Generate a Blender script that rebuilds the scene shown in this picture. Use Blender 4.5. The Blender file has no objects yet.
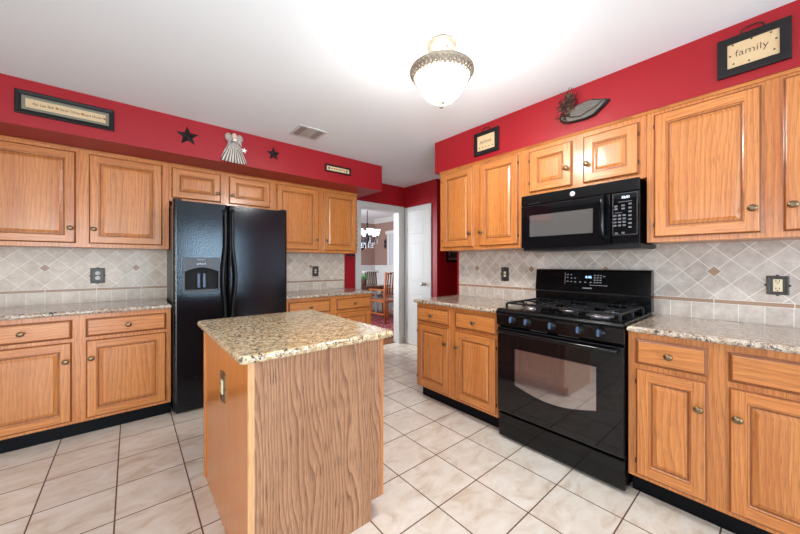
import bpy, bmesh, math, random
from mathutils import Vector, Matrix
C = bpy.context.scene.collection
random.seed(7)
PI = math.pi

def lin(c):
    c /= 255.0
    return c / 12.92 if c <= .04045 else ((c + .055) / 1.055) ** 2.4
def rgb(r, g, b): return (lin(r), lin(g), lin(b), 1.0)

# ------------------------------------------------------------------ camera
CAM_H = 1.245
cam = bpy.data.cameras.new('camera'); camo = bpy.data.objects.new('camera', cam); C.objects.link(camo)
camo.location = (0, 0, CAM_H); camo.rotation_euler = (PI / 2, 0, -math.radians(90 - 49.9))
cam.sensor_width = 36; cam.lens = 320 / 800 * 36; cam.shift_y = -3.5 / 800; cam.clip_start = .05
bpy.context.scene.camera = camo
# ------------------------------------------------------------------ world, lights, exposure
sc = bpy.context.scene
sc.view_settings.view_transform = 'Standard'; sc.view_settings.look = 'None'
sc.view_settings.gamma = 1; sc.view_settings.use_curve_mapping = False
sc.view_settings.exposure = 0.30
try:
    sc.cycles.use_denoising = True
    sc.cycles.max_bounces = 10; sc.cycles.diffuse_bounces = 6; sc.cycles.glossy_bounces = 4
    sc.cycles.sample_clamp_indirect = 6
except Exception: pass
w = bpy.data.worlds.new('sky'); sc.world = w; w.use_nodes = True
w.node_tree.nodes['Background'].inputs[0].default_value = (.75, .87, 1, 1)
w.node_tree.nodes['Background'].inputs[1].default_value = 2.0
def area(name, loc, rot, sx, sy, power, col=(1, 1, 1)):
    l = bpy.data.lights.new(name, 'AREA'); l.shape = 'RECTANGLE'; l.size = sx; l.size_y = sy
    l.energy = power; l.color = col
    o = bpy.data.objects.new(name, l); o.location = loc; o.rotation_euler = rot; C.objects.link(o); return o
# daylight through the rear window and door; west and dining window lights are added
area('daylight_rear_window', (1.65, -3.66, 1.35), (PI / 2, 0, 0), 1.3, 1.5, 76, (.48, .74, 1))
area('daylight_rear_door', (-1.2, -3.66, 1.15), (PI / 2, 0, 0), 1.7, 2.1, 98, (.88, .95, 1))
area('added_side_fill', (-2.36, .4, 1.35), (PI / 2, 0, -PI / 2), 2.2, 1.5, 24, (.92, .97, 1))  # added fill for the stove side, stands for an unseen window
area('added_dining_fill', (1.65, 5.6, 1.5), (PI / 2, 0, -PI / 2), 1.8, 1.4, 95, (.9, .95, 1))  # added fill for the dining room, stands for an unseen left window
def point(name, loc, power, rad, col):
    l = bpy.data.lights.new(name, 'POINT'); l.energy = power; l.shadow_soft_size = rad; l.color = col
    o = bpy.data.objects.new(name, l); o.location = loc; C.objects.link(o); return o

# added light beside the camera, bounced like a flash to brighten the ceiling
fl = bpy.data.lights.new('added_bounce_light', 'SPOT'); fl.energy = 66; fl.color = (.90, .96, 1); fl.spot_size = math.radians(110); fl.spot_blend = 1; fl.shadow_soft_size = .08
flo = bpy.data.objects.new('added_bounce_light', fl); C.objects.link(flo); flo.location = (-.15, -.15, 1.55)
flo.rotation_euler = (Vector((.95, 1.05, 2.44)) - flo.location).to_track_quat('-Z', 'Y').to_euler()

# ------------------------------------------------------------------ node helpers
class NT:
    def __init__(s, name, rough=.5, spec=.5, metallic=0, color=None, coat=0):
        s.m = bpy.data.materials.new(name); s.m.use_nodes = True; s.t = s.m.node_tree
        s.b = s.t.nodes['Principled BSDF']
        s.b.inputs['Roughness'].default_value = rough; s.b.inputs['Metallic'].default_value = metallic
        s.b.inputs['Specular IOR Level'].default_value = spec
        if coat: s.b.inputs['Coat Weight'].default_value = coat; s.b.inputs['Coat Roughness'].default_value = .15
        if color: s.b.inputs['Base Color'].default_value = color
    def n(s, t, **k):
        x = s.t.nodes.new(t)
        for a, v in k.items(): setattr(x, a, v)
        return x
    def put(s, sock, v):
        if isinstance(v, bpy.types.NodeSocket): s.t.links.new(v, sock)
        elif v is not None: sock.default_value = v
    def coord(s, which='Object'): return s.n('ShaderNodeTexCoord').outputs[which]
    def rand(s): return s.n('ShaderNodeObjectInfo').outputs['Random']
    def m_(s, op, a, b=None, c=None):
        x = s.n('ShaderNodeMath', operation=op)
        s.put(x.inputs[0], a)
        if b is not None: s.put(x.inputs[1], b)
        if c is not None: s.put(x.inputs[2], c)
        return x.outputs[0]
    def sep(s, v):
        x = s.n('ShaderNodeSeparateXYZ'); s.put(x.inputs[0], v); return x.outputs
    def comb(s, a, b, c):
        x = s.n('ShaderNodeCombineXYZ')
        for i, v in enumerate((a, b, c)): s.put(x.inputs[i], v)
        return x.outputs[0]
    def vmul(s, v, sc_):
        x = s.n('ShaderNodeVectorMath', operation='MULTIPLY'); s.put(x.inputs[0], v); s.put(x.inputs[1], sc_); return x.outputs[0]
    def vadd(s, v, u):
        x = s.n('ShaderNodeVectorMath', operation='ADD'); s.put(x.inputs[0], v); s.put(x.inputs[1], u); return x.outputs[0]
    def noise(s, v, scale, detail=3, rough=.5, dist=0, out=0):
        x = s.n('ShaderNodeTexNoise'); s.put(x.inputs['Vector'], v); x.inputs['Scale'].default_value = scale
        x.inputs['Detail'].default_value = detail; x.inputs['Roughness'].default_value = rough
        x.inputs['Distortion'].default_value = dist; return x.outputs[out]
    def voro(s, v, scale, out='Distance', rnd=1):
        x = s.n('ShaderNodeTexVoronoi'); s.put(x.inputs['Vector'], v); x.inputs['Scale'].default_value = scale
        x.inputs['Randomness'].default_value = rnd; return x.outputs[out]
    def ramp(s, f, stops, interp='LINEAR'):
        x = s.n('ShaderNodeValToRGB'); r = x.color_ramp; r.interpolation = interp
        while len(r.elements) < len(stops): r.elements.new(.5)
        for e, (p, c) in zip(r.elements, stops):
            e.position = p; e.color = c if isinstance(c, tuple) else (c, c, c, 1)
        s.put(x.inputs[0], f); return x.outputs[0]
    def mix(s, f, a, b, mode='MIX'):
        x = s.n('ShaderNodeMix', data_type='RGBA', blend_type=mode)
        s.put(x.inputs[0], f); s.put(x.inputs[6], a); s.put(x.inputs[7], b); return x.outputs[2]
    def bump(s, h, strength=.2, dist=.002):
        x = s.n('ShaderNodeBump'); s.put(x.inputs['Height'], h); x.inputs['Strength'].default_value = strength
        x.inputs['Distance'].default_value = dist; s.t.links.new(x.outputs[0], s.b.inputs['Normal'])
    def color(s, v): s.put(s.b.inputs['Base Color'], v)
    def roughness(s, v): s.put(s.b.inputs['Roughness'], v)

def plain(name, c, rough=.5, metallic=0, spec=.5, coat=0, wob=.06, scale=40):
    t = NT(name, rough, spec, metallic, None, coat)
    f = t.noise(t.coord(), scale, 3)
    a = tuple(x * (1 - wob) for x in c[:3]) + (1,); b = tuple(min(1, x * (1 + wob)) for x in c[:3]) + (1,)
    t.color(t.mix(f, a, b)); return t.m
def emit(name, c, strength, base=(.8, .8, .8, 1)):
    t = NT(name, .4, .5, 0, base); t.b.inputs['Emission Color'].default_value = c
    t.b.inputs['Emission Strength'].default_value = strength; return t.m

def oak(name, axis, light, mid, dark, rough=.3, cath=.55, coat=.25, freq=42.0, boards=True, wob=7.0, pores=.3):
    """wood with the grain along the object's own axis: 'x' or 'z'"""
    t = NT(name, rough, .45, 0, None, coat)
    r = t.m_('MULTIPLY', t.rand(), 37.0)
    p = t.vadd(t.coord(), t.comb(r, t.m_('MULTIPLY', r, .7), t.m_('MULTIPLY', r, 1.3)))
    c = t.sep(p); along, across = (c['X'], c['Z']) if axis == 'x' else (c['Z'], c['X'])
    across = t.m_('ADD', across, c['Y'])
    q = t.comb(across, along, 0)
    warp = t.noise(t.vmul(q, (5.5, .9, 1)), 1, 2, .4)
    ph = t.m_('ADD', t.m_('MULTIPLY', across, freq), t.m_('MULTIPLY', warp, wob))
    saw = t.m_('FRACT', ph)
    saw = t.m_('MULTIPLY', t.m_('POWER', saw, 2.2), 1.0)
    amp = t.noise(t.vmul(q, (9, .8, 1)), 1, 2, .5)
    fine = t.noise(t.vmul(q, (110, 3, 1)), 1, 3, .6)
    f = t.m_('ADD', t.m_('MULTIPLY', fine, .55), t.m_('MULTIPLY', amp, .45))
    col = t.ramp(f, [(.34, mid), (.62, light)])
    col = t.mix(t.m_('MULTIPLY', saw, cath), col, dark)
    pore = t.noise(t.vmul(q, (420, 11, 1)), 1, 2, .5)
    col = t.mix(t.m_('MULTIPLY', t.ramp(pore, [(.36, 1.0), (.44, 0.0)]), pores), col, tuple(x * .6 for x in dark[:3]) + (1,))
    if boards:
        bid = t.m_('FLOOR', t.m_('MULTIPLY', across, 9.5))
        wn = t.n('ShaderNodeTexWhiteNoise', noise_dimensions='1D'); t.put(wn.inputs['W'], bid)
        v = t.m_('ADD', t.m_('MULTIPLY', wn.outputs[0], .13), .93)
        col = t.mix(1.0, col, t.comb(v, v, v), 'MULTIPLY')
    t.color(col); t.bump(fine, .05, .001); return t.m

HONEY = (rgb(211, 140, 76), rgb(190, 111, 52), rgb(132, 66, 27))
M = {}
M['oak'] = oak('honey_oak_upright_grain', 'z', *HONEY, cath=.38, pores=.4)
M['oakx'] = oak('honey_oak_level_grain', 'x', *HONEY, cath=.38, pores=.4)
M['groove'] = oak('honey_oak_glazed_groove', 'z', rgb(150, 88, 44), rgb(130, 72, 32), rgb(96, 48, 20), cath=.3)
M['veneer'] = oak('raw_red_oak_veneer', 'z', rgb(184, 138, 102), rgb(166, 118, 82), rgb(98, 58, 36), .55, .72, 0, 50.0, False, 15.0, .7)
M['ply'] = oak('varnished_orange_plywood', 'z', rgb(206, 128, 62), rgb(196, 116, 52), rgb(176, 96, 38), .25, .3, .3, 20.0, False, 6.0, .1)
M['edge'] = oak('raw_particle_edge', 'z', rgb(222, 176, 126), rgb(205, 152, 100), rgb(170, 115, 70), .6, .1, 0, 60.0, False)
M['redchair'] = oak('reddish_stained_wood', 'z', rgb(170, 95, 45), rgb(145, 75, 32), rgb(95, 45, 18), .35, .5, .2, 30.0, False)
M['darkwood'] = oak('dark_table_wood', 'x', rgb(110, 75, 55), rgb(85, 55, 40), rgb(50, 32, 24), .15, .5, .5, 30.0, False)

def granite(name, base, tan, grey, dark, scale=1.0):
    t = NT(name, .16, .5, 0, None, .3); p = t.coord()
    a = t.noise(p, 26 * scale, 4, .6, .4); b = t.noise(t.vadd(p, (3.1, 1.7, .4)), 48 * scale, 4, .65, .3)
    c = t.noise(t.vadd(p, (7.7, 5.1, 2.4)), 75 * scale, 3, .6); d = t.noise(t.vadd(p, (1.7, 9.1, 4.4)), 34 * scale, 4, .7, .6)
    col = t.mix(t.ramp(a, [(.42, 0.0), (.6, 1.0)]), base, tan)
    col = t.mix(t.ramp(b, [(.54, 0.0), (.62, .9)]), col, grey)
    col = t.mix(t.ramp(d, [(.57, 0.0), (.60, .95)]), col, dark)
    col = t.mix(t.ramp(c, [(.62, 0.0), (.65, .92)]), col, tuple(x * .35 for x in dark[:3]) + (1,))
    col = t.mix(t.ramp(t.noise(t.vadd(p, (2, 2, 9)), 60 * scale, 2), [(.64, 0.0), (.7, .7)]), col, rgb(232, 226, 214))
    t.color(col); return t.m
M['granite_isl'] = granite('yellow_cream_granite', rgb(216, 198, 164), rgb(188, 158, 114), rgb(132, 106, 78), rgb(58, 42, 32), 1.45)
M['granite'] = granite('pinkish_cream_granite', rgb(204, 190, 172), rgb(170, 146, 122), rgb(120, 104, 92), rgb(54, 42, 38), 1.45)

def backsplash(name, x0, z0, base1, base2):
    t = NT(name, .35, .45); s = t.sep(t.coord()); X = t.m_('SUBTRACT', s['X'], x0); Zr = s['Z']; Z = t.m_('SUBTRACT', Zr, z0)
    a = .10006; q2 = 1 / (math.sqrt(2) * a)
    p = t.m_('MULTIPLY', t.m_('ADD', X, Z), q2); q = t.m_('MULTIPLY', t.m_('SUBTRACT', X, Z), q2)
    def joint(v):  # distance from the nearest joint, in units of a
        return t.m_('SUBTRACT', .5, t.m_('ABSOLUTE', t.m_('SUBTRACT', t.m_('FRACT', v), .5)))
    dj = t.m_('MINIMUM', joint(p), joint(q)); grd = t.m_('LESS_THAN', dj, .018)
    col_id = t.comb(t.m_('FLOOR', p), t.m_('FLOOR', q), 0)
    r1 = t.m_('MULTIPLY', X, 10.0); jr = joint(r1); grs = t.m_('LESS_THAN', jr, .018)
    row = t.m_('LESS_THAN', Zr, 1.010); strip = t.m_('MULTIPLY', t.m_('LESS_THAN', Zr, 1.034), t.m_('SUBTRACT', 1.0, row))
    ids = t.mix(row, col_id, t.comb(t.m_('FLOOR', r1), 77, 3))
    wn = t.n('ShaderNodeTexWhiteNoise', noise_dimensions='3D'); t.put(wn.inputs['Vector'], ids)
    cl = t.noise(t.coord(), 18, 5, .65); pit = t.noise(t.coord(), 120, 3, .6)
    f = t.m_('ADD', t.m_('MULTIPLY', wn.outputs[0], .4), t.m_('MULTIPLY', t.ramp(cl, [(.3, 0.0), (.68, 1.0)]), .7))
    tile = t.mix(f, base1, base2)
    tile = t.mix(t.ramp(pit, [(.3, .5), (.4, 0.0)]), tile, rgb(150, 130, 112))
    g = t.mix(row, grd, grs)
    xm = t.m_('ABSOLUTE', t.m_('SUBTRACT', t.m_('MULTIPLY', t.m_('FRACT', t.m_('ADD', t.m_('DIVIDE', X, .566), .5)), .566), .283))
    ad = t.m_('ADD', xm, t.m_('ABSOLUTE', Z)); acc = t.m_('LESS_THAN', ad, .030); ring = t.m_('LESS_THAN', ad, .034)
    g = t.m_('MAXIMUM', g, ring)
    edge = t.m_('LESS_THAN', t.m_('ABSOLUTE', t.m_('SUBTRACT', t.m_('ABSOLUTE', t.m_('SUBTRACT', Zr, 1.022)), .012)), .0014)
    g = t.m_('MAXIMUM', g, edge)
    sj = t.m_('LESS_THAN', joint(t.m_('MULTIPLY', X, 3.3)), .006)
    g = t.mix(strip, g, t.m_('MAXIMUM', edge, sj)); g = t.m_('MULTIPLY', t.sep(g)['X'], t.m_('SUBTRACT', 1.0, acc))
    brown = t.mix(pit, rgb(140, 105, 80), rgb(186, 152, 124))
    col = t.mix(t.m_('MAXIMUM', strip, acc), tile, brown)
    col = t.mix(g, col, rgb(232, 226, 216)); t.color(col)
    t.bump(t.m_('SUBTRACT', t.m_('MULTIPLY', cl, .4), g), .25, .002); return t.m
M['splashA'] = backsplash('tumbled_stone_tile', -.527, 1.208, rgb(182, 163, 142), rgb(222, 207, 189))
M['splashB'] = backsplash('tumbled_stone_tile_stove_side', -.253, 1.198, rgb(170, 153, 139), rgb(218, 207, 196))

def floor_tile():
    t = NT('cream_ceramic_floor_tile', .3, .5); s = t.sep(t.coord()); a = .3158
    u = t.m_('DIVIDE', t.m_('SUBTRACT', s['X'], -.059), a); v = t.m_('DIVIDE', t.m_('SUBTRACT', s['Y'], .494), a)
    def joint(v): return t.m_('SUBTRACT', .5, t.m_('ABSOLUTE', t.m_('SUBTRACT', t.m_('FRACT', v), .5)))
    g = t.m_('LESS_THAN', t.m_('MINIMUM', joint(u), joint(v)), .0105)
    idv = t.comb(t.m_('FLOOR', u), t.m_('FLOOR', v), 0)
    wn = t.n('ShaderNodeTexWhiteNoise', noise_dimensions='3D'); t.put(wn.inputs['Vector'], idv)
    off = t.vadd(t.coord(), t.vmul(wn.outputs[1], (9, 9, 9)))
    cl = t.noise(t.vmul(off, (1, 1.7, 1)), 6, 5, .6, .8)
    col = t.ramp(cl, [(.3, rgb(208, 188, 166)), (.46, rgb(224, 211, 194)), (.66, rgb(233, 224, 212))])
    var = t.m_('ADD', .95, t.m_('MULTIPLY', wn.outputs[0], .06))
    col = t.mix(1.0, col, t.comb(var, var, var), 'MULTIPLY')
    t.color(t.mix(g, col, rgb(98, 68, 50))); t.roughness(t.m_('ADD', .27, t.m_('MULTIPLY', g, .5)))
    t.bump(t.m_('SUBTRACT', t.m_('MULTIPLY', cl, .15), g), .3, .002); return t.m
M['floor'] = floor_tile()
M['red'] = plain('red_wall_paint', rgb(153, 17, 28), .42, 0, .4, 0, .03, 3)
M['brownwall'] = plain('mauve_brown_wall_paint', rgb(140, 112, 102), .6, wob=.02, scale=3)
M['ceil'] = plain('white_ceiling_paint', rgb(230, 235, 238), .8, wob=.01, scale=4)
M['white'] = plain('white_trim_paint', rgb(196, 196, 193), .55, wob=.01)
M['cream'] = plain('taupe_wall_paint', rgb(98, 84, 76), .7, wob=.02, scale=3)
M['wood_floor'] = oak('dining_wood_floor', 'x', rgb(150, 100, 60), rgb(125, 80, 46), rgb(90, 54, 30), .3)
M['black'] = plain('gloss_black_enamel', (.004, .004, .0045, 1), .10, spec=.32, wob=.2)
M['blackm'] = plain('satin_black_plastic', (.008, .008, .0085, 1), .34, spec=.3, wob=.2)
M['blackglass'] = NT('black_door_glass', .04, .42, 0, (.004, .004, .005, 1)).m
M['toe'] = plain('black_vinyl_toe_base', (.003, .0035, .005, 1), .4, spec=.12, wob=.2)
M['castiron'] = plain('matte_cast_iron', (.007, .007, .008, 1), .38, spec=.35, wob=.3)
M['steel'] = plain('brushed_aluminium', (.55, .56, .58, 1), .3, 1)
M['knobgrey'] = plain('grey_blue_knob_grip', rgb(90, 110, 150), .3, .5)
M['brass'] = plain('antique_brass', rgb(132, 112, 86), .32, 1, wob=.3, scale=90)
M['pewter'] = plain('aged_pewter', rgb(84, 80, 76), .45, .7, wob=.4, scale=120)
M['nickel'] = plain('satin_nickel', rgb(190, 182, 172), .3, 1)
M['ivory'] = plain('ivory_plastic', rgb(236, 222, 184), .4)
M['whitepl'] = plain('white_plastic', rgb(232, 230, 224), .4)
M['ink'] = plain('brown_black_ink', rgb(60, 44, 34), .7)
M['print'] = plain('pale_grey_print', rgb(150, 152, 156), .5)
M['screen'] = NT('grey_mirrored_oven_screen', .06, .8, .75, rgb(160, 158, 156)).m
M['ovenglass'] = NT('grey_mirrored_oven_window', .05, .8, .85, rgb(160, 155, 154)).m
M['padgrey'] = plain('slate_plastic', rgb(70, 80, 100), .35)
M['dgrey'] = plain('dark_grey_control_panel', rgb(58, 55, 54), .35)
M['slot'] = plain('matte_black_recess', (.004, .004, .004, 1), .8)

def fridge_mat():
    t = NT('pebbled_black_steel', .13, .34, 0, (.004, .0045, .006, 1)); p = t.coord()
    n = t.noise(p, 100, 2, .5); t.bump(n, .55, .0007)
    t.put(t.b.inputs['Specular IOR Level'], t.ramp(t.noise(p, 150, 2, .6), [(.42, .04), (.6, .8)])); return t.m
M['fridge'] = fridge_mat()

# ------------------------------------------------------------------ mesh builder
class B:
    def __init__(s): s.bm = bmesh.new()
    def _mark(s, faces, mat, smooth):
        for f in faces: f.material_index = mat; f.smooth = smooth
    def box(s, x0, x1, y0, y1, z0, z1, bev=0, mat=0, seg=2):
        x0, x1 = min(x0, x1), max(x0, x1); y0, y1 = min(y0, y1), max(y0, y1); z0, z1 = min(z0, z1), max(z0, z1)
        t = bmesh.new(); bmesh.ops.create_cube(t, size=1)
        for v in t.verts: v.co = Vector((x0 + (v.co.x + .5) * (x1 - x0), y0 + (v.co.y + .5) * (y1 - y0), z0 + (v.co.z + .5) * (z1 - z0)))
        if bev: bmesh.ops.bevel(t, geom=t.edges[:], offset=bev, segments=seg, affect='EDGES', profile=.5)
        return s.merge(t, mat, False)
    def merge(s, t, mat=0, smooth=False, xf=None):
        if xf is not None: bmesh.ops.transform(t, matrix=xf, verts=t.verts[:])
        mp = {v: s.bm.verts.new(v.co) for v in t.verts}; out = []
        for f in t.faces:
            try: g = s.bm.faces.new([mp[v] for v in f.verts]); out.append(g)
            except ValueError: pass
        s._mark(out, mat, smooth); t.free(); return s
    def loft(s, loops, mat=0, smooth=True, cap0=True, cap1=True, closed=True):
        vs = [[s.bm.verts.new(p) for p in L] for L in loops]; fs = []
        n = len(vs[0])
        for a, b in zip(vs[:-1], vs[1:]):
            for i in range(n if closed else n - 1):
                j = (i + 1) % n
                try: fs.append(s.bm.faces.new((a[i], a[j], b[j], b[i])))
                except ValueError: pass
        caps = []
        if cap0: caps.append(s.bm.faces.new(vs[0][::-1]))
        if cap1: caps.append(s.bm.faces.new(vs[-1]))
        s._mark(fs, mat, smooth); s._mark(caps, mat, False); return s
    def lathe(s, prof, c=(0, 0, 0), axis='z', n=24, mat=0, sx=1, sy=1, smooth=True, caps=True):
        """prof = [(r, h)...] around axis through c"""
        loops = []
        for r, h in prof:
            L = []
            for i in range(n):
                a = 2 * PI * i / n; u, v = math.cos(a) * max(r, 1e-5) * sx, math.sin(a) * max(r, 1e-5) * sy
                p = {'z': (u, v, h), 'y': (u, h, v), 'x': (h, u, v)}[axis]
                L.append(Vector(p) + Vector(c))
            loops.append(L)
        return s.loft(loops, mat, smooth, caps, caps)
    def tube(s, pts, r, n=8, mat=0, flat=1.0, closed=False):
        pts = [Vector(p) for p in pts]; loops = []; N = len(pts)
        rr = r if isinstance(r, (list, tuple)) else [r] * N
        up = None
        for i, p in enumerate(pts):
            d = (pts[min(i + 1, N - 1)] - pts[max(i - 1, 0)])
            d = d.normalized() if d.length > 1e-9 else Vector((0, 0, 1))
            if up is None: up = Vector((0, 0, 1)) if abs(d.z) < .9 else Vector((0, 1, 0))
            a = d.cross(up);
            if a.length < 1e-6: up = Vector((1, 0, 0)); a = d.cross(up)
            a.normalize(); b = a.cross(d).normalized(); up = b
            loops.append([p + (a * math.cos(2 * PI * k / n) + b * math.sin(2 * PI * k / n) * flat) * rr[i] for k in range(n)])
        return s.loft(loops, mat, True)
    def prism(s, poly, y0, y1, mat=0, smooth=False, plane='xz'):
        """poly in (a,b) extruded along the third axis"""
        def P(a, b, c): return {'xz': (a, c, b), 'xy': (a, b, c), 'yz': (c, a, b)}[plane]
        return s.loft([[P(a, b, y0) for a, b in poly], [P(a, b, y1) for a, b in poly]], mat, smooth)
    def sphere(s, c, rx, ry, rz, mat=0, n=16, m=10):
        prof = [(math.sin(PI * i / m), -math.cos(PI * i / m)) for i in range(m + 1)]
        loops = [[(c[0] + rx * r * math.cos(2 * PI * k / n), c[1] + ry * r * math.sin(2 * PI * k / n), c[2] + rz * h) for k in range(n)] for r, h in [(max(r, 1e-4), h) for r, h in prof]]
        return s.loft(loops, mat, True)
    def build(s, name, mats, parent=None, loc=(0, 0, 0), rz=0, rot=None):
        me = bpy.data.meshes.new(name)
        bmesh.ops.recalc_face_normals(s.bm, faces=s.bm.faces[:])
        s.bm.to_mesh(me); s.bm.free()
        for m in (mats if isinstance(mats, (list, tuple)) else [mats]): me.materials.append(M[m] if isinstance(m, str) else m)
        o = bpy.data.objects.new(name, me); C.objects.link(o); o.location = loc
        o.rotation_euler = rot if rot else (0, 0, rz)
        if parent is not None: o.parent = parent
        return o
def bx(*a, **k): return B().box(*a, **k)
def tag(o, label=None, cat=None, group=None, kind=None):
    if label: o['label'] = label
    if cat: o['category'] = cat
    if group: o['group'] = group
    if kind: o['kind'] = kind
    return o
def thing(name, label, cat, loc=(0, 0, 0), rz=0, group=None):
    o = bpy.data.objects.new(name, None); o.empty_display_size = .1; C.objects.link(o); o.location = loc; o.rotation_euler = (0, 0, rz)
    return tag(o, label, cat, group)
def struct(o): o['kind'] = 'structure'; return o
def text(name, body, size, mat, parent, loc, rot=(PI / 2, 0, 0), ext=.0006, align='CENTER', sx=1.0, shear=0, bold=0):
    cu = bpy.data.curves.new(name, 'FONT'); cu.body = body; cu.size = size; cu.extrude = ext; cu.align_x = align; cu.align_y = 'CENTER'
    cu.shear = shear; cu.offset = bold; cu.resolution_u = 3
    tmp = bpy.data.objects.new('tmp', cu); C.objects.link(tmp)
    bpy.context.view_layer.update()
    me = bpy.data.meshes.new_from_object(tmp.evaluated_get(bpy.context.evaluated_depsgraph_get()))
    bpy.data.objects.remove(tmp); bpy.data.curves.remove(cu)
    me.name = name; me.materials.clear(); me.materials.append(M[mat])
    o = bpy.data.objects.new(name, me); C.objects.link(o); o.location = loc; o.rotation_euler = rot; o.scale = (sx, 1, 1)
    o.parent = parent; return o

# ================================================================== THE SETTING
YA, XB, ZC, ZS = 3.817, 2.66, 2.44, 2.137
RB = -PI / 2                                   # rotation of things on the stove wall: local x runs toward the camera's right
struct(bx(-2.4, 5.3, -3.7, 3.93, -.06, 0).build('floor', 'floor'))
struct(bx(1.4, 5.3, 3.93, 7.4, -.06, 0).build('floor_dining', 'wood_floor'))
struct(bx(-2.55, 5.4, -3.85, 7.5, ZC, ZC + .1).build('ceiling', 'ceil'))
OX0, OX1, OZ = 2.48, 3.20, 2.045                # cased opening to the dining room
wb = B(); wb.box(-2.4, OX0, YA, YA + .12, 0, ZC); wb.box(OX1, 3.30, YA, YA + .12, 0, ZC); wb.box(OX0, OX1, YA, YA + .12, OZ, ZC)
struct(wb.build('wall_fridge_side', 'red'))
struct(bx(XB, XB + .12, -3.7, 2.215, 0, ZC).build('wall_stove_side', 'red'))
struct(bx(3.30, 4.7, 3.11, YA + .12, 0, ZC).build('wall_pantry', 'red'))
struct(bx(4.6, 4.7, 2.0, 3.11, 0, ZC).build('wall_hall_end', 'red'))
struct(bx(XB + .12, 4.7, 2.095, 2.215, 0, ZC).build('wall_hall_side', 'red'))
# rear wall (y=-3.7) with a window and a glass door, side wall (x=-2.4) with an added window: behind the camera
wc = B()
for x0, x1, z0, z1 in [(-2.5, -2.1, 0, ZC), (-2.1, -.3, 2.25, ZC), (-.3, .95, 0, ZC), (.95, 2.35, 0, .55), (.95, 2.35, 2.15, ZC), (2.35, 2.78, 0, ZC)]:
    wc.box(x0, x1, -3.82, -3.7, z0, z1)
struct(wc.build('wall_rear', 'cream'))
wd = B()
for y0, y1, z0, z1 in [(-3.82, -.75, 0, ZC), (-.75, 1.55, 0, .55), (-.75, 1.55, 2.15, ZC), (1.55, YA + .12, 0, ZC)]:
    wd.box(-2.52, -2.4, y0, y1, z0, z1)
struct(wd.build('wall_west', 'cream'))
def winframe(name, x0, x1, z0, z1, loc, rz, mull=1):
    f = B(); c = .05
    f.box(x0, x1, -.03, .03, z0, z0 + c); f.box(x0, x1, -.03, .03, z1 - c, z1); f.box(x0, x0 + c, -.03, .03, z0 + c, z1 - c); f.box(x1 - c, x1, -.03, .03, z0 + c, z1 - c)
    for i in range(mull):
        xm = x0 + (x1 - x0) * (i + 1) / (mull + 1); f.box(xm - .025, xm + .025, -.03, .03, z0 + c, z1 - c)
    return struct(f.build(name, 'white', None, loc, rz))
winframe('window_1', .95, 2.35, .55, 2.15, (0, -3.76, 0), 0)
winframe('door_1', -2.1, -.3, 0, 2.25, (0, -3.76, 0), 0)
winframe('added_window_2', -1.55, .75, .55, 2.15, (-2.46, 0, 0), -PI / 2)  # unseen window, added to go with the west fill light
# dining room shell
struct(bx(1.4, 5.15, 7.2, 7.32, 0, ZC).build('wall_dining_far', 'brownwall'))
struct(bx(5.15, 5.27, YA + .12, 7.32, 0, ZC).build('wall_dining_right', 'brownwall'))
wl = B(); wl.box(1.4, 1.52, YA + .12, 4.6, 0, ZC); wl.box(1.4, 1.52, 6.6, 7.32, 0, ZC); wl.box(1.4, 1.52, 4.6, 6.6, 0, .7); wl.box(1.4, 1.52, 4.6, 6.6, 2.2, ZC)
struct(wl.build('wall_dining_left', 'brownwall'))
winframe('added_window_3', -6.6, -4.6, .7, 2.2, (1.46, 0, 0), -PI / 2, 2)  # unseen window, added to frame the dining fill light
# wainscot and crown of the dining room
wn = B(); wn.box(1.52, 5.15, 7.175, 7.2, 0, 1.17); wn.box(1.52, 5.15, 7.15, 7.2, 1.16, 1.20, .006); wn.box(1.52, 5.15, 7.16, 7.175, 0, .14)
for k in range(6): wn.box(1.7 + k * .58, 2.16 + k * .58, 7.168, 7.178, .24, 1.04, .004)
struct(wn.build('trim_1', 'white'))
wn = B(); wn.box(5.125, 5.15, YA + .12, 7.15, 0, 1.17); wn.box(5.10, 5.15, YA + .12, 7.15, 1.16, 1.20, .006); wn.box(5.11, 5.125, YA + .12, 7.15, 0, .14)
for k in range(5): wn.box(5.118, 5.128, 4.15 + k * .6, 4.62 + k * .6, .24, 1.04, .004)
struct(wn.build('trim_2', 'white'))
cr = B()
cr.prism([(7.2, 2.33), (7.185, 2.33), (7.17, 2.36), (7.12, 2.41), (7.10, 2.44), (7.2, 2.44)], 1.52, 5.15, plane='yz')
struct(cr.build('trim_3', 'white'))
cr = B(); cr.prism([(5.15, 2.33), (5.135, 2.33), (5.12, 2.36), (5.07, 2.41), (5.05, 2.44), (5.15, 2.44)], YA + .12, 7.2, plane='xz')
struct(cr.build('trim_4', 'white'))
# window in the right wall of the dining room
wf = B(); wf.box(5.105, 5.148, 6.5, 6.58, 1.2, 2.0, .004); wf.box(5.105, 5.148, 5.5, 5.58, 1.2, 2.0, .004); wf.box(5.09, 5.148, 5.44, 6.64, 2.0, 2.09, .008)
wf.box(5.125, 5.148, 5.58, 6.5, 1.2, 2.0, mat=1)
struct(wf.build('window_4', ['white', plain('pale_grey_blind', rgb(176, 178, 186), .6)]))
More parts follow.
